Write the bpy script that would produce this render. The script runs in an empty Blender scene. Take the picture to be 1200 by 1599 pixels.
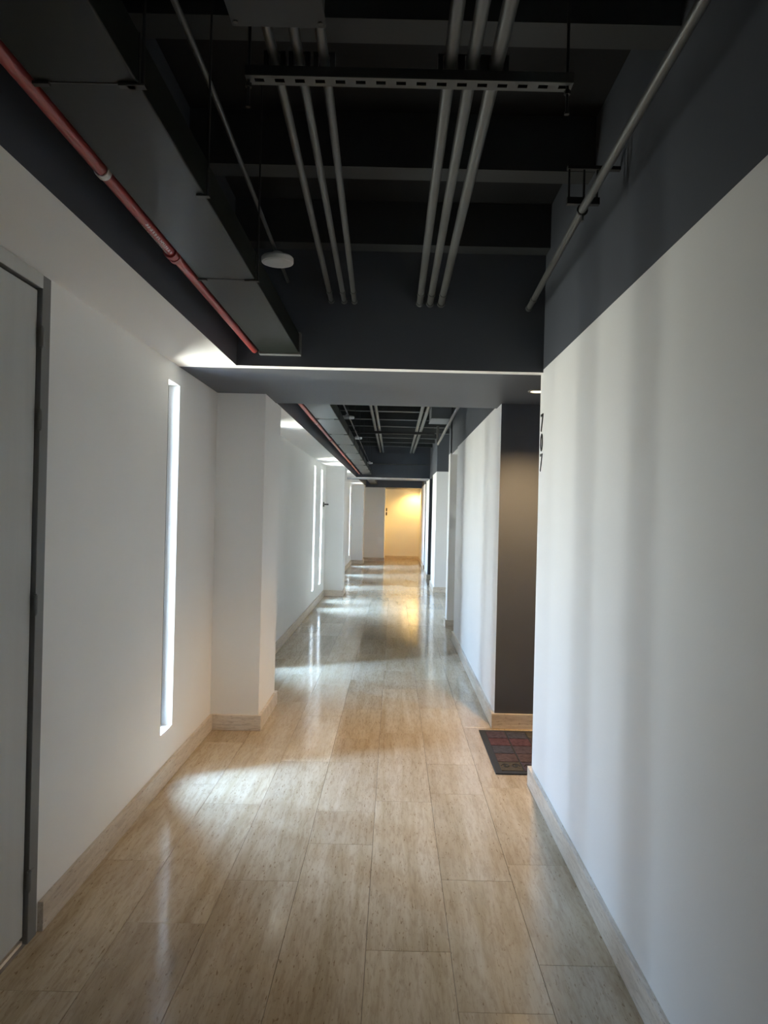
import bpy, math, random
from mathutils import Vector, Matrix

random.seed(7)
S = bpy.context.scene
C = S.collection

# ------------------------------------------------------------------ camera
cam_d = bpy.data.cameras.new('camera')
cam_d.sensor_fit = 'AUTO'
cam_d.sensor_width = 36.0
cam_d.lens = 36.0 * 1150.0 / 1599.0
cam_d.shift_x = -16.0 / 1599.0
cam_d.shift_y = 1.0 / 1599.0
cam_d.clip_start = 0.02
cam_d.clip_end = 200
cam = bpy.data.objects.new('camera', cam_d)
C.objects.link(cam)
cam.matrix_world = (Matrix.Translation((0, 0, 1.45)) @ Matrix.Rotation(math.radians(90), 4, 'X')
                    @ Matrix.Rotation(math.radians(1.36), 4, 'Z'))
S.camera = cam

# ------------------------------------------------------------------ world: hazy daylight over a sunlit city seen from the 7th floor
W = bpy.data.worlds.new('daylight')
S.world = W
W.use_nodes = True
nt = W.node_tree
nt.nodes.clear()
n_out = nt.nodes.new('ShaderNodeOutputWorld')
n_bg = nt.nodes.new('ShaderNodeBackground')
n_tc = nt.nodes.new('ShaderNodeTexCoord')
n_sep = nt.nodes.new('ShaderNodeSeparateXYZ')
n_map = nt.nodes.new('ShaderNodeMapRange')
n_map.inputs['From Min'].default_value = -1
n_map.inputs['From Max'].default_value = 1
n_ramp = nt.nodes.new('ShaderNodeValToRGB')
cr = n_ramp.color_ramp
# sunlit city below the horizon, hazy horizon, clear blue sky brightening towards a high sun
cr.elements[0].position = 0.0
cr.elements[0].color = (1.10, 1.04, 0.93, 1)
cr.elements[1].position = 1.0
cr.elements[1].color = (2.3, 3.7, 6.2, 1)
for p, c in ((0.35, (1.62, 1.58, 1.46, 1)), (0.46, (1.52, 1.50, 1.44, 1)), (0.50, (1.34, 1.37, 1.40, 1)), (0.62, (1.08, 1.38, 1.86, 1)), (0.84, (1.32, 2.10, 3.5, 1))):
    e = cr.elements.new(p)
    e.color = c
nt.links.new(n_tc.outputs['Generated'], n_sep.inputs[0])
nt.links.new(n_sep.outputs['Z'], n_map.inputs['Value'])
nt.links.new(n_map.outputs[0], n_ramp.inputs[0])
# the sky and the city below are brighter on the sun's side, ahead of the viewer (+Y)
n_my = nt.nodes.new('ShaderNodeMapRange')
n_my.inputs['From Min'].default_value = -1
n_my.inputs['From Max'].default_value = 1
n_pw = nt.nodes.new('ShaderNodeMath'); n_pw.operation = 'POWER'; n_pw.inputs[1].default_value = 2.0
n_ma = nt.nodes.new('ShaderNodeMath'); n_ma.operation = 'MULTIPLY_ADD'
n_ma.inputs[1].default_value = 0.6; n_ma.inputs[2].default_value = 0.68
n_vs = nt.nodes.new('ShaderNodeVectorMath'); n_vs.operation = 'SCALE'
nt.links.new(n_sep.outputs['Y'], n_my.inputs['Value'])
nt.links.new(n_my.outputs[0], n_pw.inputs[0])
nt.links.new(n_pw.outputs[0], n_ma.inputs[0])
nt.links.new(n_ramp.outputs[0], n_vs.inputs[0])
nt.links.new(n_ma.outputs[0], n_vs.inputs['Scale'])
nt.links.new(n_vs.outputs[0], n_bg.inputs['Color'])
nt.links.new(n_bg.outputs[0], n_out.inputs['Surface'])
n_bg.inputs['Strength'].default_value = 42.0

# ------------------------------------------------------------------ exposure and sampling
S.view_settings.view_transform = 'Standard'
S.view_settings.look = 'None'
S.view_settings.exposure = 0.55
S.view_settings.gamma = 1.0
S.view_settings.use_curve_mapping = False
S.cycles.max_bounces = 18
S.cycles.diffuse_bounces = 14
S.cycles.glossy_bounces = 4
S.cycles.transparent_max_bounces = 8
S.cycles.use_denoising = True
S.cycles.caustics_reflective = False
S.cycles.caustics_refractive = False
S.cycles.sample_clamp_indirect = 8.0

# window openings in the left wall: (y near, y far, z bottom, z top)
WINS = [(-3.50, -3.30), (3.80, 4.00), (6.55, 6.75), (10.76, 10.98), (11.79, 12.01), (14.00, 14.22), (16.70, 16.92), (19.50, 19.72)]
WZ0, WZ1 = 0.27, 2.11
XL, XR, XR2 = -1.18, 0.772, 0.715
WT = 0.09            # wall thickness at a slit
FIN = 0.92           # depth of the facade fins and the added streak bars outside the slits
YB = -5.0            # wall behind the camera
YE = 23.10           # far end
ZS = 2.21            # underside of beams and soffit
ZP = 2.225           # paint line on the right wall
ZC = 3.05            # slab

def glass_span(a, b):
    """clear glass between the frame bars; the slits past the lobby have slimmer bars"""
    return (a + .030, b - .030) if a > 10 else (a + .048, b - .052)


# daylight portals, one at each slit
for a, b in WINS:
    ld = bpy.data.lights.new('window_portal', 'AREA')
    ld.shape = 'RECTANGLE'
    ld.size = WZ1 - WZ0
    g0, g1 = glass_span(a, b)
    ld.size_y = g1 - g0
    ld.cycles.is_portal = True
    lo = bpy.data.objects.new('window_portal', ld)
    C.objects.link(lo)
    lo.location = (XL - 0.066, (g0 + g1) / 2, (WZ0 + WZ1) / 2)
    lo.rotation_euler = (0, math.radians(-90), 0)

# ================================================================== materials
def mat(name, col, rough=0.5, metal=0.0, spec=0.5, noise=0.0, nscale=6.0, stretch=(1, 1, 1), bump=0.0, bscale=60.0, emit=None, estr=0.0, col2=None):
    m = bpy.data.materials.new(name)
    m.use_nodes = True
    t = m.node_tree
    b = t.nodes['Principled BSDF']
    b.inputs['Base Color'].default_value = (*col, 1)
    b.inputs['Roughness'].default_value = rough
    b.inputs['Metallic'].default_value = metal
    b.inputs['Specular IOR Level'].default_value = spec
    if emit:
        b.inputs['Emission Color'].default_value = (*emit, 1)
        b.inputs['Emission Strength'].default_value = estr
    if noise or bump:
        tc = t.nodes.new('ShaderNodeTexCoord')
        mp = t.nodes.new('ShaderNodeMapping')
        mp.inputs['Scale'].default_value = stretch
        t.links.new(tc.outputs['Object'], mp.inputs[0])
    if noise:
        nz = t.nodes.new('ShaderNodeTexNoise')
        nz.inputs['Scale'].default_value = nscale
        nz.inputs['Detail'].default_value = 5
        t.links.new(mp.outputs[0], nz.inputs['Vector'])
        r = t.nodes.new('ShaderNodeValToRGB')
        c2 = col2 or tuple(c * (1 - noise) for c in col)
        r.color_ramp.elements[0].position = 0.35
        r.color_ramp.elements[0].color = (*c2, 1)
        r.color_ramp.elements[1].position = 0.65
        r.color_ramp.elements[1].color = (*col, 1)
        t.links.new(nz.outputs['Fac'], r.inputs[0])
        t.links.new(r.outputs[0], b.inputs['Base Color'])
    if bump:
        n2 = t.nodes.new('ShaderNodeTexNoise')
        n2.inputs['Scale'].default_value = bscale
        n2.inputs['Detail'].default_value = 3
        t.links.new(mp.outputs[0], n2.inputs['Vector'])
        bp = t.nodes.new('ShaderNodeBump')
        bp.inputs['Strength'].default_value = bump
        bp.inputs['Distance'].default_value = 0.002
        t.links.new(n2.outputs['Fac'], bp.inputs['Height'])
        t.links.new(bp.outputs[0], b.inputs['Normal'])
    return m


M = {}
M['white'] = mat('white_paint', (0.87, 0.86, 0.84), 0.55, spec=0.3, noise=0.03, nscale=1.5, bump=0.15, bscale=90)
M['grey'] = mat('slate_grey_paint', (0.080, 0.087, 0.102), 0.5, spec=0.35, noise=0.06, nscale=2.0, bump=0.12, bscale=90)
M['black'] = mat('black_ceiling_paint', (0.014, 0.015, 0.016), 0.8, spec=0.2, noise=0.2, nscale=3, bump=0.2, bscale=40)
M['joist'] = mat('charcoal_joist_paint', (0.042, 0.045, 0.046), 0.6, spec=0.3, noise=0.1, nscale=4, bump=0.2, bscale=50)
M['galv'] = mat('dark_duct_sheet', (0.013, 0.016, 0.013), 0.32, metal=0.0, spec=0.16, noise=0.12, nscale=9, bump=0.05, bscale=30)
M['zinc'] = mat('zinc_collar', (0.34, 0.35, 0.34), 0.3, metal=0.5, noise=0.1, nscale=10)
M['boxpaint'] = mat('pale_box_paint', (0.20, 0.22, 0.24), 0.5, noise=0.08, nscale=8)
M['conduit'] = mat('grey_conduit', (0.11, 0.112, 0.108), 0.42, metal=0.45, noise=0.1, nscale=12)
M['steel'] = mat('dark_steel', (0.04, 0.04, 0.04), 0.5, metal=0.5, noise=0.1, nscale=20)
M['strut'] = mat('strut_steel', (0.075, 0.077, 0.073), 0.5, metal=0.5, noise=0.15, nscale=15)
M['red'] = mat('red_pipe_paint', (0.36, 0.055, 0.05), 0.35, spec=0.5, noise=0.1, nscale=10)
M['mark'] = mat('white_stencil_paint', (0.80, 0.76, 0.74), 0.6, noise=0.2, nscale=60)
M['plastic'] = mat('white_plastic', (0.78, 0.78, 0.76), 0.4, noise=0.03, nscale=5)
M['lens'] = mat('frosted_lens', (0.70, 0.70, 0.69), 0.5, noise=0.03, nscale=5)
M['door'] = mat('pale_grey_door_paint', (0.56, 0.56, 0.54), 0.5, spec=0.35, noise=0.05, nscale=3, stretch=(1, 6, 0.5), bump=0.1, bscale=50)
M['frame'] = mat('mid_grey_frame_paint', (0.17, 0.17, 0.165), 0.5, noise=0.06, nscale=5)
M['alu'] = mat('dark_window_frame', (0.05, 0.052, 0.055), 0.4, metal=0.3, noise=0.1, nscale=10)
M['digit'] = mat('dark_bronze_number', (0.030, 0.028, 0.024), 0.4, metal=0.4, noise=0.1, nscale=30)
M['grout'] = mat('floor_grout', (0.15, 0.12, 0.09), 0.8, noise=0.2, nscale=20)
M['seam'] = mat('duct_gasket', (0.035, 0.036, 0.035), 0.6, noise=0.1, nscale=20)
M['rubber'] = mat('mat_rubber', (0.030, 0.032, 0.034), 0.85, noise=0.3, nscale=120, bump=0.6, bscale=400)
M['warm'] = mat('warm_lamp_glass', (0.9, 0.8, 0.6), 0.4, emit=(1.0, 0.72, 0.38), estr=9.0, noise=0.02)
M['trimring'] = mat('lamp_trim_ring', (0.35, 0.33, 0.30), 0.35, metal=0.5, noise=0.05)


def glass():
    m = bpy.data.materials.new('window_glass')
    m.use_nodes = True
    t = m.node_tree
    t.nodes.clear()
    o = t.nodes.new('ShaderNodeOutputMaterial')
    mx = t.nodes.new('ShaderNodeMixShader')
    tr = t.nodes.new('ShaderNodeBsdfTransparent')
    tr.inputs[0].default_value = (0.93, 0.96, 0.95, 1)
    gl = t.nodes.new('ShaderNodeBsdfGlossy')
    gl.inputs['Roughness'].default_value = 0.02
    lw = t.nodes.new('ShaderNodeLayerWeight')
    lw.inputs['Blend'].default_value = 0.5
    pw = t.nodes.new('ShaderNodeMath'); pw.operation = 'POWER'; pw.inputs[1].default_value = 5.0
    fr = t.nodes.new('ShaderNodeMath'); fr.operation = 'MULTIPLY_ADD'
    fr.inputs[1].default_value = 0.96; fr.inputs[2].default_value = 0.04
    t.links.new(lw.outputs['Facing'], pw.inputs[0])
    t.links.new(pw.outputs[0], fr.inputs[0])
    t.links.new(fr.outputs[0], mx.inputs[0])
    t.links.new(tr.outputs[0], mx.inputs[1])
    t.links.new(gl.outputs[0], mx.inputs[2])
    t.links.new(mx.outputs[0], o.inputs[0])
    return m


M['glass'] = glass()


def travertine(name, light, mid, dark, rough, along):
    """vein-cut travertine: streaks run along one axis, every slab shifted and tinted by its own random number"""
    m = bpy.data.materials.new(name)
    m.use_nodes = True
    t = m.node_tree
    N, L = t.nodes, t.links
    b = N['Principled BSDF']
    tc = N.new('ShaderNodeTexCoord')
    oi = N.new('ShaderNodeObjectInfo')
    off = N.new('ShaderNodeVectorMath'); off.operation = 'SCALE'
    off.inputs[0].default_value = (37.0, 91.0, 53.0)
    L.new(oi.outputs['Random'], off.inputs['Scale'])
    add = N.new('ShaderNodeVectorMath'); add.operation = 'ADD'
    L.new(tc.outputs['Object'], add.inputs[0]); L.new(off.outputs[0], add.inputs[1])

    def noise(scale, stretch, detail, dist=0.0, rough_=0.55):
        mp = N.new('ShaderNodeMapping')
        mp.inputs['Scale'].default_value = stretch
        L.new(add.outputs[0], mp.inputs[0])
        nz = N.new('ShaderNodeTexNoise')
        nz.inputs['Scale'].default_value = scale
        nz.inputs['Detail'].default_value = detail
        nz.inputs['Roughness'].default_value = rough_
        nz.inputs['Distortion'].default_value = dist
        L.new(mp.outputs[0], nz.inputs['Vector'])
        return nz.outputs['Fac']
    lo, hi = 0.07, 1.0
    st = (hi, lo, hi) if along == 'Y' else (lo, hi, hi)
    st2 = (hi, 0.22, hi) if along == 'Y' else (0.22, hi, hi)
    v1 = noise(14.0, st, 6, 0.5)
    v2 = noise(80.0, (hi, 0.13, hi) if along == 'Y' else (0.13, hi, hi), 5, 0.6, 0.65)
    pit = noise(150.0, st2, 2, 0.2)
    cloud = noise(2.2, (1, 0.6, 1), 2)

    def ramp(src, stops):
        r = N.new('ShaderNodeValToRGB')
        r.color_ramp.elements[0].position = stops[0][0]; r.color_ramp.elements[0].color = (*stops[0][1], 1)
        r.color_ramp.elements[1].position = stops[-1][0]; r.color_ramp.elements[1].color = (*stops[-1][1], 1)
        for p, c in stops[1:-1]:
            e = r.color_ramp.elements.new(p); e.color = (*c, 1)
        L.new(src, r.inputs[0])
        return r.outputs[0]
    base = ramp(v1, [(0.30, dark), (0.48, mid), (0.66, light)])
    fine = ramp(v2, [(0.36, (0.82, 0.79, 0.77)), (0.55, (1.02, 1.02, 1.02))])
    pits = ramp(pit, [(0.28, (0.60, 0.53, 0.46)), (0.37, (1, 1, 1))])
    clo = ramp(cloud, [(0.3, (0.90, 0.88, 0.86)), (0.7, (1.06, 1.06, 1.06))])
    tint = ramp(oi.outputs['Random'], [(0.0, (0.88, 0.86, 0.84)), (0.5, (1.0, 0.99, 0.97)), (1.0, (1.06, 1.07, 1.09))])

    def mul(a, c):
        mx = N.new('ShaderNodeMix'); mx.data_type = 'RGBA'; mx.blend_type = 'MULTIPLY'
        mx.inputs['Factor'].default_value = 1.0
        L.new(a, mx.inputs['A']); L.new(c, mx.inputs['B'])
        return mx.outputs['Result']
    out = mul(mul(mul(mul(base, fine), pits), clo), tint)
    L.new(out, b.inputs['Base Color'])
    rr = N.new('ShaderNodeMapRange')
    rr.inputs['From Min'].default_value = 0.3; rr.inputs['From Max'].default_value = 0.7
    rr.inputs['To Min'].default_value = rough + 0.07; rr.inputs['To Max'].default_value = rough - 0.03
    L.new(v1, rr.inputs['Value']); L.new(rr.outputs[0], b.inputs['Roughness'])
    b.inputs['Specular IOR Level'].default_value = 0.42
    bp = N.new('ShaderNodeBump')
    bp.inputs['Strength'].default_value = 0.10
    bp.inputs['Distance'].default_value = 0.0004
    L.new(pit, bp.inputs['Height']); L.new(bp.outputs[0], b.inputs['Normal'])
    return m


M['tile'] = travertine('travertine_plank', (0.545, 0.455, 0.335), (0.49, 0.40, 0.28), (0.41, 0.325, 0.21), 0.11, 'Y')
M['base_y'] = travertine('travertine_skirting', (0.74, 0.68, 0.60), (0.68, 0.61, 0.52), (0.58, 0.50, 0.41), 0.3, 'Y')
M['base_x'] = travertine('travertine_skirting_cross', (0.74, 0.68, 0.60), (0.68, 0.61, 0.52), (0.58, 0.50, 0.41), 0.3, 'X')


# ================================================================== mesh helpers
class MB:
    def __init__(self):
        self.v, self.f, self.m = [], [], []

    def quad(self, pts, mi=0):
        n = len(self.v)
        self.v += [tuple(p) for p in pts]
        self.f.append(tuple(range(n, n + len(pts))))
        self.m.append(mi)

    def box(self, x0, x1, y0, y1, z0, z1, mi=0, faces=None):
        """faces: material index overrides for '-x','+x','-y','+y','-z','+z'"""
        n = len(self.v)
        self.v += [(x0, y0, z0), (x1, y0, z0), (x1, y1, z0), (x0, y1, z0), (x0, y0, z1), (x1, y0, z1), (x1, y1, z1), (x0, y1, z1)]
        fs = {'-z': (0, 3, 2, 1), '+z': (4, 5, 6, 7), '-y': (0, 1, 5, 4), '+x': (1, 2, 6, 5), '+y': (2, 3, 7, 6), '-x': (3, 0, 4, 7)}
        for k, q in fs.items():
            self.f.append(tuple(n + i for i in q))
            self.m.append((faces or {}).get(k, mi))
        return self

    def cyl(self, a, b, r, seg=14, mi=0, r2=None, cap=True):
        a, b = Vector(a), Vector(b)
        d = (b - a).normalized()
        u = d.orthogonal().normalized()
        w = d.cross(u)
        r2 = r if r2 is None else r2
        n = len(self.v)
        for p, rr in ((a, r), (b, r2)):
            for i in range(seg):
                t = 2 * math.pi * i / seg
                self.v.append(tuple(p + (u * math.cos(t) + w * math.sin(t)) * rr))
        for i in range(seg):
            j = (i + 1) % seg
            self.f.append((n + i, n + j, n + seg + j, n + seg + i)); self.m.append(mi)
        if cap:
            self.f.append(tuple(n + i for i in reversed(range(seg)))); self.m.append(mi)
            self.f.append(tuple(n + seg + i for i in range(seg))); self.m.append(mi)
        return self

    def lathe(self, prof, seg=32, mi=0, centre=(0, 0, 0)):
        """prof: (radius, z) from the axis outward and back; closed around z"""
        cx, cy, cz = centre
        n = len(self.v)
        for r, z in prof:
            for i in range(seg):
                t = 2 * math.pi * i / seg
                self.v.append((cx + r * math.cos(t), cy + r * math.sin(t), cz + z))
        for k in range(len(prof) - 1):
            for i in range(seg):
                j = (i + 1) % seg
                self.f.append((n + k * seg + i, n + k * seg + j, n + (k + 1) * seg + j, n + (k + 1) * seg + i)); self.m.append(mi)
        return self

    def build(self, name, mats, parent=None, smooth=False, bevel=0.0, origin=None):
        me = bpy.data.meshes.new(name)
        vs = self.v
        if origin is not None:
            vs = [(x - origin[0], y - origin[1], z - origin[2]) for x, y, z in vs]
        me.from_pydata(vs, [], self.f)
        for k in (mats if isinstance(mats, (list, tuple)) else [mats]):
            me.materials.append(M[k])
        for p, i in zip(me.polygons, self.m):
            p.material_index = i
            p.use_smooth = smooth
        me.update()
        if smooth:
            try:
                me.set_sharp_from_angle(angle=math.radians(40))
            except Exception:
                pass
        o = bpy.data.objects.new(name, me)
        C.objects.link(o)
        if origin is not None:
            o.location = origin
        if parent is not None:
            o.parent = parent
            w, q = Vector((0, 0, 0)), parent
            while q is not None:
                w += q.location
                q = q.parent
            o.location = (Vector(origin) if origin is not None else Vector((0, 0, 0))) - w
        if bevel:
            bv = o.modifiers.new('bevel', 'BEVEL')
            bv.width = bevel
            bv.segments = 2
            bv.limit_method = 'ANGLE'
        return o


def tag(o, label, cat, group=None, kind=None):
    o['label'] = label
    o['category'] = cat
    if group:
        o['group'] = group
    if kind:
        o['kind'] = kind
    return o


def thing(name, label, cat, loc=(0, 0, 0), group=None, kind=None):
    o = bpy.data.objects.new(name, None)
    o.empty_display_size = 0.1
    C.objects.link(o)
    o.location = loc
    return tag(o, label, cat, group, kind)


def struct(name, mb, mats, label, cat, **k):
    return tag(mb.build(name, mats, **k), label, cat, kind='structure')


# ================================================================== room shell
# ---- floor: bed + vein-cut travertine planks
XF = 2.6
fl = MB().box(XL - WT, XF, YB - .1, YE + .1, -0.12, -0.006)
floor = struct('floor', fl, 'grout', 'long polished beige travertine plank floor of the corridor', 'floor')
JX = [-1.184 + 0.281 * k for k in range(15)]
known = {0: [2.195, 3.02], 1: [1.75, 2.57, 3.62], 2: [1.95, 2.878, 4.26], 3: [1.6, 3.21, 3.559], 4: [2.438, 3.70, 4.85],
         5: [2.145, 2.918, 3.814], 6: [2.38, 3.06, 3.918]}
G = 0.0007
mesh_cache = {}


def plank(x0, x1, y0, y1):
    w, l = round(x1 - x0, 4), round(y1 - y0, 4)
    key = (w, l)
    if key not in mesh_cache:
        mb = MB()
        hx, hy, c, t = w / 2 - G, l / 2 - G, 0.0005, 0.0
        n = 0
        mb.v = [(-hx, -hy, -.0075), (hx, -hy, -.0075), (hx, hy, -.0075), (-hx, hy, -.0075),
                (-hx, -hy, -c), (hx, -hy, -c), (hx, hy, -c), (-hx, hy, -c),
                (-hx + c, -hy + c, t), (hx - c, -hy + c, t), (hx - c, hy - c, t), (-hx + c, hy - c, t)]
        mb.f = [(8, 9, 10, 11)]
        for a, b in ((0, 1), (1, 2), (2, 3), (3, 0)):
            mb.f.append((a, b, b + 4, a + 4))
            mb.f.append((a + 4, b + 4, b + 8, a + 8))
        mb.m = [0] * len(mb.f)
        me = bpy.data.meshes.new('plank')
        me.from_pydata(mb.v, [], mb.f)
        me.materials.append(M['tile'])
        mesh_cache[key] = me
    o = bpy.data.objects.new('plank', mesh_cache[key])
    C.objects.link(o)
    o.parent = floor
    o.location = ((x0 + x1) / 2, (y0 + y1) / 2, random.uniform(-.0003, 0))
    return o


YT = 1.1   # planks are laid one by one from just under the camera's view to the far end
for k in range(7):
    x0 = max(JX[k], XL + 0.0); x1 = JX[k + 1]
    ys = [YT] + known[k]
    while ys[-1] < 22.0:
        ys.append(round(ys[-1] + random.choice((0.45, 0.7, 0.85, 0.95, 1.1, 1.2)), 3))
    if YE - ys[-1] < 0.3:
        ys.pop()
    ys.append(YE)
    for a, b in zip(ys[:-1], ys[1:]):
        plank(x0, x1, a, b)
    plank(x0, x1, YB, YT)
# side recesses on the right
for (ya, yb) in ((3.96, 5.02), (8.5, 9.37), (9.65, 13.55), (14.9, 16.3), (17.9, 19.1)):
    for k in range(7, 13):
        n = max(1, round((yb - ya) / 1.3))
        off = 0 if n == 1 else random.uniform(-.25, .25)
        ys = [ya] + [ya + (yb - ya) * i / n + off for i in range(1, n)] + [yb]
        for a, b in zip(ys[:-1], ys[1:]):
            plank(JX[k], JX[k + 1], round(a, 3), round(b, 3))

# ---- left wall with deep slits, outer fins and added streak bars; opening for the door
DY0, DY1, DZ = 1.42, 2.482, 2.205
mb = MB()
y = YB
cuts = sorted([(a, b, 'w') for a, b in WINS] + [(DY0, DY1, 'd')])
for a, b, t in cuts:
    mb.box(XL - WT, XL, y, a, 0, ZC)
    if t == 'w':
        mb.box(XL - WT, XL, a, b, 0, WZ0)
        mb.box(XL - WT, XL, a, b, WZ1, ZC)
        if a != 11.79:
            mb.box(XL - FIN, XL - WT, a - 0.36, a - 0.30, -2.0, 5.0)
        m_ = (a + b) / 2
        for off, wd in ((0.05, 0.018), (0.37, 0.026), (0.66, 0.022)):  # unseen bars, added only to cast dark streaks on the right wall
            mb.box(XL - FIN, XL - FIN + .03, m_ + off - wd / 2, m_ + off + wd / 2, -2.0, 5.0)
    else:
        mb.box(XL - WT, XL, a, b, DZ, ZC)
        mb.box(XL - WT, XL - WT + .004, a, b, 0, DZ)
    y = b
mb.box(XL - WT, XL, y, YE + .1, 0, ZC)
struct('wall_left', mb, 'white', 'long white left wall with narrow floor-to-ceiling slit windows', 'wall')

for i, (a, b) in enumerate(WINS[1:] + WINS[:1]):
    seen = {0: 'tall narrow slit window nearest the camera, before the first pillar', 2: 'first of the two far slit windows before the second pillar',
            3: 'second of the two far slit windows, right beside the second pillar'}
    lab = seen.get(i, ['', 'slit window hidden behind the first pillar', '', '', 'slit window just beyond the second pillar', 'slit window beyond the second cross beam',
                       'slit window just before the third pillar', 'slit window far behind the viewer'][i])
    w = thing('window_%d' % (i + 1), lab, 'window', (XL - 0.06, a, WZ0), kind='structure')
    f = MB()
    xa, xb, g0, g1 = XL - 0.080, XL - 0.060, *glass_span(a, b)
    f.box(xa, xb, a, g0, WZ0, WZ1).box(xa, xb, g1, b, WZ0, WZ1)
    f.box(xa, xb, g0, g1, WZ0, WZ0 + .012).box(xa, xb, g0, g1, WZ1 - .012, WZ1)
    f.build('window_frame', 'alu', w)
    MB().box(XL - .072, XL - .068, g0, g1, WZ0 + .012, WZ1 - .012).build('pane', 'glass', w)

# ---- right wall: painted blocks, white below the paint line, slate grey above
def block(name, x0, x1, y0, y1, label, near='w', far='w', z1=ZC, cat='wall'):
    """near / far: paint of the end faces below the paint line: 'w' white, 'g' grey"""
    mi = {'w': 0, 'g': 1}
    b = MB().box(x0, x1, y0, y1, 0, ZP, 0, {'-y': mi[near], '+y': mi[far]})
    b.box(x0, x1, y0, y1, ZP, z1, 1)
    return struct(name, b, ['white', 'grey'], label, cat)


block('wall_right', XR, 2.0, YB, 3.96, 'near white right wall with slate grey upper band and number 707', far='g')
block('wall_right_second', XR2, 2.0, 5.02, 8.5, 'second stretch of white right wall beyond the doormat recess', near='g')
block('wall_right_third', 0.70, 2.6, 9.37, 9.65, 'slim white wall end standing before the side lobby')
block('wall_right_fourth', 0.765, 2.6, 13.55, 14.9, 'fourth stretch of right wall, its shaded end facing the camera', far='g')
block('wall_right_fifth', 0.765, 2.6, 16.3, 17.9, 'fifth stretch of right wall between two dark recesses', near='g', far='g')
block('wall_right_sixth', 0.80, 2.6, 19.1, YE + .1, 'last stretch of right wall next to the yellow-lit alcove', near='g')
# recess back walls
mb = MB().box(2.0, 2.1, 3.8, 5.2, 0, ZC)
struct('wall_recess', mb, 'grey', 'slate grey back wall of the doormat recess', 'wall')
mb = MB().box(1.5, 1.6, 8.5, 9.37, 0, ZC)
struct('wall_recess_second', mb, 'white', 'back wall of the narrow second recess on the right', 'wall')
mb = MB().box(XF, XF + .1, 9.3, 20, 0, ZC)
struct('wall_lobby', mb, 'white', 'back wall of the side lobby and far recesses on the right', 'wall')
mb = MB().box(XL - WT, 2.0, YB - .1, YB, 0, ZC)
struct('wall_back', mb, 'white', 'white wall closing the corridor behind the viewer', 'wall')
mb = MB().box(XL - WT, XF + .1, YE, YE + .1, 0, ZC)
struct('wall_end', mb, 'white', 'far end wall glowing yellow under a warm downlight', 'wall')

# ---- slab, joists
ceil_mb = MB().box(XL - WT, XF + .1, YB - .1, YE + .1, ZC, ZC + .15)
ceiling = struct('ceiling', ceil_mb, 'black', 'black painted concrete ceiling slab with cross joists', 'ceiling')
JO = [2.06 + 0.885 * k for k in range(-4, 16)] + [3.79]
for yj in JO:
    if abs(yj - 3.83) < .03 and yj != 3.79:
        continue
    if 3.8 < yj < 5.3 and yj != 3.79 or 16.1 < yj < 17.4:
        continue
    xr = XR if yj < 3.9 else (XR2 if yj < 8.4 else (0.70 if yj < 9.6 else (XF if yj < 13.4 else 0.765)))
    jb = MB().box(-0.855, xr, yj, yj + 0.11, 2.83, ZC)
    jb.build('joist', 'joist', ceiling)

# ---- beams
mb = MB()
mb.box(XL, XR, 3.90, 3.97, ZS, ZC, 0, {'-z': 1})
mb.box(XL, 2.0, 3.97, 5.02, ZS, ZC, 0)
mb.box(XL, XR2, 5.02, 5.25, ZS, ZC, 0)
struct('beam_near', mb, ['grey', 'white'], 'wide slate grey cross beam with a white lower edge, nearest', 'beam')
mb = MB().box(XL, 0.765, 16.2, 16.3, ZS, ZC, 0, {'-z': 1}).box(XL, 0.765, 16.3, 17.3, ZS, ZC, 0)
struct('beam_far', mb, ['grey', 'white'], 'second slate grey cross beam far down the corridor', 'beam')
mb = MB().box(XL, 0.80, 21.9, YE, 2.19, ZC)
struct('beam_end', mb, 'grey', 'dark lintel over the yellow-lit alcove at the end', 'beam')
mb = MB().box(XR2, 1.5, 8.5, 9.37, ZS, ZC, 0, {'-z': 1})
struct('lintel', mb, ['grey', 'white'], 'lintel over the narrow second recess on the right', 'lintel')
mb = MB().box(0.765, XF, 14.9, 16.3, ZS, ZC)
struct('lintel_far', mb, 'grey', 'lintel over the first dark far recess on the right', 'lintel')
mb = MB().box(0.765, XF, 17.9, 19.1, ZS, ZC)
struct('lintel_last', mb, 'grey', 'lintel over the last dark recess on the right', 'lintel')

# ---- white soffit along the left wall
for nm, a, b, lab in (('soffit', YB, 3.90, 'nearest white boxed soffit along the left wall'),
                      ('soffit_middle', 5.25, 16.2, 'white boxed soffit along the left wall beyond the first beam'),
                      ('soffit_far', 17.3, 21.9, 'white boxed soffit along the left wall beyond the second beam')):
    mb = MB().box(XL, -0.855, a, b, ZS, ZC, 0, {'-z': 1})
    struct(nm, mb, ['grey', 'white'], lab, 'soffit')

# ---- pillars on the left
for nm, a, b, lab in (('pillar', 4.84, 5.49, 'nearest square white pillar against the left wall'),
                      ('pillar_middle', 12.6, 13.2, 'second square white pillar, beside the far slit windows'),
                      ('pillar_far', 20.6, 21.2, 'third and farthest square white pillar on the left')):
    struct(nm, MB().box(XL, -0.862, a, b, 0, ZS), 'white', lab, 'pillar')
struct('pier_end', MB().box(XL, -0.28, 21.9, YE, 0, 2.19), 'white', 'wide white pier left of the yellow-lit alcove', 'pier')

# ---- skirtings (honed travertine, 10 cm)
def skirt(name, lab, x0, x1, y0, y1, ax='y'):
    b = MB().box(x0, x1, y0, y1, 0.0, 0.10)
    return struct(name, b, 'base_y' if ax == 'y' else 'base_x', lab, 'baseboard', bevel=0.002)


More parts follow.
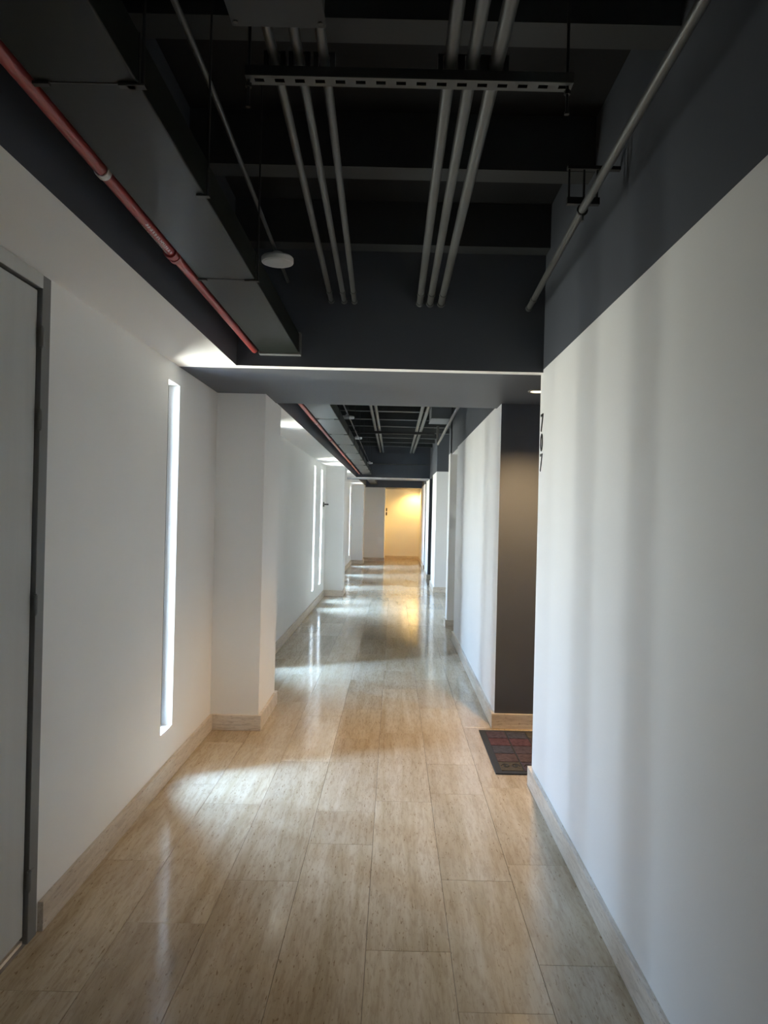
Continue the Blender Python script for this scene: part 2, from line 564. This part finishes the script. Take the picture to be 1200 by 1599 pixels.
T = 0.02
skirt('baseboard_left', 'beige stone skirting between the door and the first pillar', XL, XL + T, 2.50, 4.84)
skirt('baseboard_left_second', 'beige stone skirting between the first and second pillars', XL, XL + T, 5.49, 12.6)
skirt('baseboard_left_third', 'beige stone skirting between the second and third pillars', XL, XL + T, 13.2, 20.6)
skirt('baseboard_left_back', 'beige stone skirting left of the door behind the viewer', XL, XL + T, YB, 1.40)
for nm, a, b, xe, lab in (('baseboard_pillar', 4.84, 5.49, -.862, 'first'), ('baseboard_pillar_middle', 12.6, 13.2, -.862, 'second'), ('baseboard_pillar_far', 20.6, 21.2, -.862, 'third')):
    sk = MB().box(XL + T, xe + T, a - T, a, 0, .10).box(xe, xe + T, a, b, 0, .10).box(XL + T, xe + T, b, b + T, 0, .10)
    struct(nm, sk, 'base_x', 'beige stone skirting wrapped around the %s pillar' % lab, 'baseboard', bevel=0.002)
skirt('baseboard_right', 'beige stone skirting along the near right wall', XR - T, XR, YB, 3.96)
skirt('baseboard_right_return', 'skirting return at the near edge of the doormat recess', XR - T, 2.0, 3.96, 3.96 + T, 'x')
skirt('baseboard_recess', 'wood-brown lit stone skirting behind the doormat', XR2 - T, 2.0, 5.02 - T, 5.02, 'x')
skirt('baseboard_right_second', 'beige stone skirting on the second stretch of right wall', XR2 - T, XR2, 5.02, 8.5)
sk = MB().box(0.70 - T, 1.5, 9.37 - T, 9.37, 0, .10).box(0.70 - T, 0.70, 9.37, 9.65, 0, .10)
struct('baseboard_right_third', sk, 'base_x', 'stone skirting on the slim wall end before the lobby', 'baseboard', bevel=0.002)
sk = MB().box(0.765 - T, XF, 13.55 - T, 13.55, 0, .10).box(0.765 - T, 0.765, 13.55, 14.9, 0, .10)
struct('baseboard_right_fourth', sk, 'base_x', 'stone skirting on the fourth stretch of right wall', 'baseboard', bevel=0.002)
sk = MB().box(0.765 - T, XF, 16.3 - T, 16.3, 0, .10).box(0.765 - T, 0.765, 16.3, 17.9, 0, .10)
struct('baseboard_right_fifth', sk, 'base_x', 'stone skirting on the fifth stretch of right wall', 'baseboard', bevel=0.002)
sk = MB().box(0.80 - T, XF, 19.1 - T, 19.1, 0, .10).box(0.80 - T, 0.80, 19.1, YE, 0, .10)
struct('baseboard_right_sixth', sk, 'base_x', 'stone skirting on the last stretch of right wall', 'baseboard', bevel=0.002)
sk = MB().box(XL, -0.28 + T, 21.9 - T, 21.9, 0, .10).box(-0.28, -0.28 + T, 21.9, YE, 0, .10).box(-0.28 + T, 0.80 - T, YE - T, YE, 0, .10)
struct('baseboard_end', sk, 'base_x', 'stone skirting around the yellow-lit end alcove', 'baseboard', bevel=0.002)

# ---- door on the left
d = thing('door_1', 'pale grey steel door at the left edge, hinges towards the corridor', 'door', (XL, DY1, 0), kind='structure')
fr = MB().box(XL - .085, XL + .006, DY1 - .058, DY1, 0, DZ).box(XL - .085, XL + .006, DY0, DY0 + .058, 0, DZ)
fr.box(XL - .085, XL + .002, DY0 + .058, DY1 - .058, DZ - .045, DZ)
fr.build('door_frame', 'frame', d, bevel=0.002)
hd = MB().box(XL + .002, XL + .007, DY0 + .058, DY1 - .058, DZ - .045, DZ)
hd.build('header_strip', 'door', d)
MB().box(XL - .050, XL - .008, DY0 + .062, DY1 - .064, 0.028, DZ - .052).build('leaf', 'door', d, bevel=0.003)
MB().box(XL - .085, XL - .012, DY0 + .058, DY1 - .058, 0.0, 0.012).build('threshold', 'base_y', d)
for z in (2.0, 1.727, 1.12, 0.21):
    h = MB().cyl((XL + .008, DY1 - .061, z - .03), (XL + .008, DY1 - .061, z + .03), .0075, 12)
    h.cyl((XL + .008, DY1 - .061, z - .036), (XL + .008, DY1 - .061, z - .03), .0045, 10)
    h.cyl((XL + .008, DY1 - .061, z + .03), (XL + .008, DY1 - .061, z + .036), .0045, 10)
    hg = h.build('hinge', 'frame', d, smooth=True)
    MB().box(XL + .0062, XL + .0085, DY1 - .055, DY1 - .030, z - .03, z + .03).build('hinge_plate', 'frame', hg)
kn = MB().cyl((XL - .008, DY0 + .13, 1.0), (XL + .03, DY0 + .13, 1.0), .011, 12).cyl((XL + .03, DY0 + .125, 1.0), (XL + .03, DY0 + .25, 1.0), .009, 12)
kn.build('door_handle', 'strut', d, smooth=True)

# ================================================================== fixtures under the slab
def pipe(mb, pts, r, seg=14, mi=0):
    for p, q in zip(pts[:-1], pts[1:]):
        mb.cyl(p, q, r, seg, mi)
    return mb


# ---- ventilation / cable duct
def duct(y0, y1, seams, rods, label, xshift=0.0):
    x0, x1, z0, z1 = -0.722 + xshift, -0.520 + xshift, 2.275, 2.375
    t = thing('sheet_metal_duct', label, 'duct', ((x0 + x1) / 2, y0, z0))
    ys = [y0] + seams + [y1]
    for a, b in zip(ys[:-1], ys[1:]):
        MB().box(x0, x1, a + .0015, b - .0015, z0, z1).build('duct_section', 'galv', t, bevel=0.003)
    for s in seams:
        MB().box(x0 - .001, x1 + .001, s - .0022, s + .0022, z0 - .001, z1 + .001).build('seam', 'seam', t)
        for xx in (x0 + .012, x1 - .022):
            MB().box(xx - .016, xx + .016, s - .006, s + .006, z0 - .006, z0).build('clip', 'seam', t)
    for r in rods:
        MB().cyl((x1 + .008, r, z0 - .006), (x1 + .008, r, ZC), .0035, 8).build('hanger_rod', 'seam', t, smooth=True)
        MB().box(x1 - .02, x1 + .014, r - .008, r + .008, z0 - .006, z0 - .002).build('hanger_foot', 'seam', t)
    return t, (x0, x1, z0, z1)


t, (x0, x1, z0, z1) = duct(-1.2, 3.87, [0.2, 1.44, 2.65], [0.2, 1.44, 1.94, 2.65], 'flat galvanised duct hung beside the red pipe, nearest bay')
MB().box(x0 - .008, x1 + .008, 3.855, 3.899, z0 - .010, z1 + .008).build('end_collar', 'zinc', t, bevel=0.002)
duct(5.26, 16.19, [6.6, 7.9, 9.1, 10.4, 11.7, 13.0, 14.3, 15.5], [6.6, 7.9, 9.1, 10.4, 11.7, 13.0, 14.3, 15.5], 'flat galvanised duct in the bay beyond the first beam')
duct(17.31, 21.89, [18.6, 19.9, 21.0], [18.6, 19.9, 21.0], 'flat galvanised duct in the last bay beyond the second beam')

# ---- red fire pipe
def red_pipe(y0, y1, label, xa=-0.743, xb=-0.757, z=2.288, r=.0155, coup=(), clamps=(), marks=None):
    t = thing('red_fire_pipe', label, 'pipe', (xa, y0, z))
    X = lambda y: xa + (xb - xa) * (y - y0) / (y1 - y0)
    MB().cyl((xa, y0, z), (xb, y1, z), r, 20).build('pipe', 'red', t, smooth=True)
    for c in coup:
        cb = MB().cyl((X(c), c - .035, z), (X(c), c - .008, z), r + .008, 20).cyl((X(c), c - .008, z), (X(c), c + .008, z), r + .0035, 20)
        cb.cyl((X(c), c + .008, z), (X(c), c + .035, z), r + .007, 20)
        cb.build('coupling', 'red', t, smooth=True)
    for c in clamps:
        cb = MB().cyl((X(c), c - .012, z), (X(c), c + .012, z), r + .003, 20)
        k = cb.build('clamp', 'mark', t, smooth=True)
        MB().cyl((X(c), c, z + r), (X(c), c, ZC), .003, 8).build('hanger_rod', 'seam', k, smooth=True)
    if marks:
        a, b = marks
        mk = MB()
        rr = r + .0008
        for row, an in ((0, -58), (1, -112)):
            y = a
            while y < b:
                l = random.uniform(.006, .016)
                for k in range(3):
                    w0 = math.radians(an - 11 + k * 9)
                    w1 = math.radians(an - 11 + k * 9 + 7.5)
                    yy, l2 = y + random.uniform(-.003, .003), l * random.uniform(.6, 1.0)
                    p = lambda w, yq: (X(yq) + rr * math.cos(w), yq, z + rr * math.sin(w))
                    mk.quad([p(w0, yy), p(w1, yy), p(w1, yy + l2), p(w0, yy + l2)])
                y += l + random.uniform(.003, .006)
        mk.build('stencil_marks', 'mark', t)
    return t


red_pipe(-1.2, 3.88, 'red fire pipe with white marks running beside the near duct', coup=(2.44,), clamps=(0.5, 1.847), marks=(2.15, 2.385))
red_pipe(5.26, 16.19, 'red fire pipe in the bay beyond the first beam', xa=-0.757, xb=-0.79, coup=(8.6, 12.9), clamps=(7.0, 10.9, 14.6))

# ---- grey conduits: three left, three right, in the near bay
LN = [-0.318, -0.257, -0.196]
LE = [-0.359, -0.291, -0.237]
RN = [0.112, 0.166, 0.225]
PZ = 2.556
lab3 = ('leftmost', 'middle', 'rightmost')


def conduit(label, pts, r, group=None, ends=True, name='conduit'):
    t = thing(name, label, 'conduit', pts[0], group)
    pipe(MB(), pts, r, 16).build('tube', 'conduit', t, smooth=True)
    if ends:
        p, q = Vector(pts[-2]), Vector(pts[-1])
        dd = (q - p).normalized()
        MB().cyl(q - dd * .03, q, r + .0035, 16).build('end_bushing', 'conduit', t, smooth=True)
        for s in (0.16,):
            MB().cyl(q - dd * (s + .03), q - dd * s, r + .0025, 16).build('connector', 'conduit', t, smooth=True)
    return t


for i in range(3):
    conduit('%s of the three grey conduits left of centre, from the junction box' % lab3[i],
            [(LN[i], 1.60, PZ), (LN[i] - .003, 1.95, PZ), (LE[i], 3.899, 2.562)], .0125, 'near ceiling conduits, left trio')
for i in range(3):
    conduit('%s of the three grey conduits right of centre' % lab3[i],
            [(RN[i], -1.2, PZ), (RN[i], 1.9, PZ), (RN[i] - .003, 3.899, 2.560)], (.0165, .0165, .018)[i], 'near ceiling conduits, right trio')

# junction box
jb = thing('junction_box', 'grey junction box at the top edge feeding the left trio of conduits', 'box', (-0.272, 1.35, 2.495))
MB().box(-0.372, -0.176, 1.10, 1.592, 2.505, 2.64).build('box_body', 'joist', jb, bevel=0.003)
MB().box(-0.376, -0.172, 1.096, 1.596, 2.495, 2.504).build('cover', 'joist', jb, bevel=0.002)
for sx in (-.365, -.183):
    for sy in (1.115, 1.578):
        MB().cyl((sx, sy, 2.492), (sx, sy, 2.4955), .005, 10).build('screw', 'strut', jb, smooth=True)
for sx in (-.33, -.21):
    MB().cyl((sx, 1.3, 2.64), (sx, 1.3, ZC), .004, 8).build('hanger_rod', 'steel', jb, smooth=True)

# ---- slotted strut channel on threaded rods
sc_ = thing('strut_channel', 'slotted steel strut channel hung across under both conduit trios', 'channel', (0.01, 1.815, 2.50))
cx0, cx1, cy0, cy1, cz0, cz1 = -0.390, 0.413, 1.795, 1.836, 2.508, 2.533
mb = MB()
pitch, sl, sw = 0.0500, 0.024, 0.0150
x = cx0
ym0, ym1 = (cy0 + cy1) / 2 - sw / 2, (cy0 + cy1) / 2 + sw / 2
tz = cz0 + .0025
mb.box(cx0, cx1, cy0, ym0, cz0, tz).box(cx0, cx1, ym1, cy1, cz0, tz)
k = cx0
first = True
xs = cx0 + .02
while xs + sl < cx1:
    mb.box(k, xs, ym0, ym1, cz0, tz)
    k = xs + sl
    xs += pitch
mb.box(k, cx1, ym0, ym1, cz0, tz)
mb.box(cx0, cx1, cy0, cy0 + .0025, tz, cz1, 1).box(cx0, cx1, cy1 - .0025, cy1, tz, cz1, 1)
mb.box(cx0, cx1, cy0 + .0025, cy0 + .010, cz1 - .0025, cz1, 1).box(cx0, cx1, cy1 - .010, cy1 - .0025, cz1 - .0025, cz1, 1)
mb.build('slotted_channel', ['strut', 'steel'], sc_)
for rx in (-0.384, 0.402):
    ro = MB().cyl((rx, 1.8155, 2.445), (rx, 1.8155, ZC), .004, 10).build('threaded_rod', 'steel', sc_, smooth=True)
    MB().cyl((rx, 1.8155, 2.490), (rx, 1.8155, 2.4995), .0085, 6).build('nut', 'steel', ro)
    MB().cyl((rx, 1.8155, 2.441), (rx, 1.8155, 2.447), .0065, 6).build('nut', 'steel', ro)
for px, r in [(a - .002, .0125) for a in LN] + [(a, .0165) for a in RN]:
    cl = MB().box(px - r - .014, px - r - .002, 1.805, 1.826, 2.533, 2.575).box(px + r + .002, px + r + .014, 1.805, 1.826, 2.533, 2.575)
    cl.box(px - r - .014, px + r + .014, 1.805, 1.826, 2.556 + r + .001, 2.556 + r + .005)
    cl.build('pipe_clamp', 'steel', sc_)

# ---- conduit beside the right wall with its hanger
rc = conduit('single grey conduit running along the right wall above the paint line',
             [(0.60, -1.2, 2.535), (0.621, 1.54, 2.535), (0.640, 2.586, 2.538), (0.687, 3.899, 2.547)], .0145)
br = thing('conduit_bracket', 'small steel bracket carrying the right wall conduit', 'bracket', (0.64, 2.59, 2.52))
MB().box(0.585, 0.70, 2.60, 2.62, 2.556, 2.580).build('cross_bar', 'steel', br)
for xx in (0.592, 0.645, 0.692):
    MB().cyl((xx, 2.61, 2.58), (xx, 2.61, 2.68), .004, 8).build('hanger_rod', 'steel', br, smooth=True)
cb = MB()
for i in range(20):
    a0, a1 = 2 * math.pi * i / 20, 2 * math.pi * (i + 1) / 20
    cb.cyl((.6415 + .0175 * math.cos(a0), 2.61, 2.538 + .0175 * math.sin(a0)), (.6415 + .0175 * math.cos(a1), 2.61, 2.538 + .0175 * math.sin(a1)), .0035, 6)
cb.build('ring', 'steel', br)
MB().box(.638, .646, 2.604, 2.616, 2.498, 2.521).build('screw_lug', 'strut', br)
MB().box(0.585, XR, 2.600, 2.620, 2.680, 2.692).build('wall_arm', 'steel', br)

# ---- thin conduit with round fixtures
def disc_lamp(x, y, z, r, label):
    t = thing('round_ceiling_lamp', label, 'lamp', (x, y, z), 'round white ceiling lamps')
    MB().lathe([(0.001, .028), (r * .93, .028), (r, .022), (r, .004), (r * .97, 0), (r * .90, 0)], 36, centre=(x, y, z)).build('body', 'plastic', t, smooth=True)
    MB().lathe([(r * .90, 0.0), (r * .88, -.0025), (r * .5, -.004), (0.001, -.0045)], 36, centre=(x, y, z)).build('diffuser', 'lens', t, smooth=True)
    MB().cyl((x, y, z + .028), (x, y, z + .05), .022, 14).build('mount', 'plastic', t, smooth=True)
    return t


conduit('thin grey conduit above the near duct, ending at the round lamp', [(-0.545, -1.2, 2.655), (-0.553, 2.1, 2.655), (-0.592, 3.899, 2.659)], .0085, ends=False)
disc_lamp(-0.570, 3.42, 2.596, 0.074, 'nearest round white ceiling lamp beside the duct')
conduit('thin grey conduit above the duct beyond the first beam', [(-0.592, 5.26, 2.655), (-0.615, 12.5, 2.655), (-0.58, 15.98, 2.555)], .0085, ends=False)
disc_lamp(-0.605, 9.07, 2.596, 0.085, 'second round white ceiling lamp, first beyond the near beam')
disc_lamp(-0.615, 11.6, 2.596, 0.080, 'third round white ceiling lamp, second beyond the near beam')
disc_lamp(-0.57, 15.98, 2.50, 0.075, 'fourth and farthest round white ceiling lamp by the second beam')
conduit('thin grey conduit crossing the face of the second beam', [(-0.50, 16.185, 2.51), (0.765, 16.185, 2.51)], .012, ends=False)

# ---- conduits of the second bay
for i, (a, b) in enumerate(((-.322, -.336), (-.258, -.276))):
    conduit('%s of the two left conduits beyond the first beam' % ('left' if i == 0 else 'right'),
            [(a, 5.26, 2.78), (b, 16.19, 2.78)], .022, 'far ceiling conduits, left pair', ends=False)
for i, (a, b) in enumerate(((.324, .335), (.405, .390))):
    conduit('%s of the two right conduits beyond the first beam' % ('left' if i == 0 else 'right'),
            [(a, 5.26, 2.78), (b, 16.19, 2.78)], .024, 'far ceiling conduits, right pair', ends=False)
conduit('far grey conduit along the right wall before the lobby', [(0.60, 5.26, 2.535), (0.657, 11.5, 2.535), (0.657, 11.6, 2.60), (0.657, 11.62, 2.83)], .018, ends=False)
t = thing('strut_channel', 'dark strut channel under the conduits beyond the first beam', 'channel', (0, 11.85, 2.72))
MB().box(-0.62, 0.62, 11.83, 11.87, 2.715, 2.755).build('slotted_channel', 'steel', t)
for rx in (-.6, .6):
    MB().cyl((rx, 11.85, 2.70), (rx, 11.85, 2.829), .005, 8).build('threaded_rod', 'steel', t, smooth=True)
t = thing('equipment_box', 'pale grey ceiling box near the right wall beyond the first beam', 'box', (0.53, 9.1, 2.6))
MB().box(0.42, 0.66, 8.85, 9.40, 2.60, 2.76).build('box_body', 'boxpaint', t, bevel=0.004)
MB().box(0.415, 0.665, 8.845, 9.405, 2.592, 2.600).build('cover', 'boxpaint', t)
for sx in (.45, .63):
    MB().cyl((sx, 9.1, 2.76), (sx, 9.1, ZC), .004, 8).build('hanger_rod', 'steel', t, smooth=True)


# ---- warm recessed downlights (real lamps)
def downlight(x, y, z, power, label, angle=110, col=(1.0, 0.66, 0.32), blend=0.8, r=.045):
    t = thing('recessed_downlight', label, 'lamp', (x, y, z))
    MB().lathe([(r, 0.0), (r + .012, 0.0), (r + .012, -.004), (r, -.006), (r - .004, -.002)], 32, centre=(x, y, z)).build('trim_ring', 'trimring', t, smooth=True)
    MB().lathe([(r - .003, -.0015), (r * .5, -.003), (0.001, -.0035)], 32, centre=(x, y, z)).build('lens', 'warm', t, smooth=True)
    ld = bpy.data.lights.new('downlight_beam', 'SPOT')
    ld.energy = power
    ld.color = col
    ld.spot_size = math.radians(angle)
    ld.spot_blend = blend
    ld.shadow_soft_size = 0.03
    lo = bpy.data.objects.new('downlight_beam', ld)
    C.objects.link(lo)
    lo.parent = t
    lo.location = (0, 0, -.02)
    return t


downlight(0.855, 4.488, ZS, 110, 'warm recessed downlight above the doormat', angle=125)
downlight(0.62, 22.75, 2.19, 60, 'warm recessed downlight in the end alcove', angle=150, col=(1.0, 0.61, 0.16))

# ================================================================== things on walls and floor
# ---- number 707 on the right wall
num = thing('door_number', 'dark metal number 707 stacked vertically at the right wall corner', 'number', (XR, 3.895, 1.84))
for ch, zb in (('7', 1.897), ('0', 1.792), ('7', 1.686)):
    cu = bpy.data.curves.new('digit', 'FONT')
    cu.body = ch
    cu.size = 0.133
    cu.extrude = 0.0015
    cu.bevel_depth = 0.0003
    cu.align_x = 'CENTER'
    tmp = bpy.data.objects.new('digit_tmp', cu)
    C.objects.link(tmp)
    bpy.context.view_layer.update()
    me = bpy.data.meshes.new_from_object(tmp)
    bpy.data.objects.remove(tmp)
    me.name = 'digit'
    me.materials.clear()
    me.materials.append(M['digit'])
    # text x -> -Y, text y -> +Z, facing -X
    R = Matrix(((0, 0, -1, 0), (-1, 0, 0, 0), (0, 1, 0, 0), (0, 0, 0, 1)))
    me.transform(R)
    xs = [v.co.x for v in me.vertices]; zs = [v.co.z for v in me.vertices]
    me.transform(Matrix.Translation((-max(xs), 0, -min(zs))))
    o = bpy.data.objects.new('digit', me)
    C.objects.link(o)
    o.parent = num
    o.location = (-0.0005, 0.0, zb - 1.84)

# ---- doormat
mx0, mx1, my0, my1 = 0.602, 1.20, 4.115, 4.935
dm = thing('doormat', 'dark red and brown panelled doormat in the recess under number 707', 'doormat', (mx0, my0, 0))
MB().box(mx0, mx1, my0, my1, 0.0006, 0.009).build('backing', 'rubber', dm, bevel=0.003)
cols = [(0.125, 0.062, 0.064), (0.100, 0.072, 0.074), (0.080, 0.076, 0.086), (0.115, 0.076, 0.070), (0.105, 0.088, 0.066), (0.095, 0.070, 0.082)]
for i, c in enumerate(cols):
    M['mat%d' % i] = mat('mat_fibre_%d' % i, c, 0.95, spec=0.1, noise=0.45, nscale=45, stretch=(1, 2, 1), bump=0.8, bscale=300)
pick = [[4, 3, 2, 0, 5], [5, 3, 1, 0, 2], [1, 0, 2, 3, 4], [3, 2, 4, 0, 1]]
cw, rh, bd, gp = (mx1 - mx0 - 2 * .034) / 4, (my1 - my0 - 2 * .034) / 5, .034, .008
for i in range(4):
    for j in range(5):
        xa, ya = mx0 + bd + i * cw, my0 + bd + j * rh
        p = MB().box(xa + gp / 2, xa + cw - gp / 2, ya + gp / 2, ya + rh - gp / 2, 0.009, 0.0125).build('panel', 'mat%d' % pick[i][j], dm, bevel=0.0015)
        if j == 0:
            sp = MB()
            cx, cy = xa + cw / 2, ya + rh / 2
            for sgn in (-1, 1):
                pts = []
                for k in range(15):
                    an = k / 14 * 2.6 * math.pi
                    rr = .026 * (1 - k / 17)
                    pts.append((cx + sgn * .028 + rr * math.cos(an) * sgn, cy + rr * 1.3 * math.sin(an), .0135))
                pipe(sp, pts, .0026, 6)
            sp.build('scroll', 'rubber', p)

# ---- small dark fittings far down the corridor
t = thing('wall_fitting', 'small dark wall fitting between far slit window and second pillar', 'fitting', (XL, 12.25, 1.56))
MB().box(XL, XL + .012, 12.19, 12.29, 1.52, 1.60).build('plate', 'digit', t, bevel=0.002)
MB().cyl((XL + .012, 12.24, 1.56), (XL + .085, 12.24, 1.56), .012, 12).build('stem', 'digit', t, smooth=True)
t = thing('corner_plate', 'small dark two-part plate on the pier edge of the yellow-lit alcove', 'plate', (-0.26, YE, 1.4))
for z in (1.36, 1.49):
    MB().box(-0.262, -0.225, YE - .015, YE, z, z + .10).build('plate', 'digit', t, bevel=0.004)
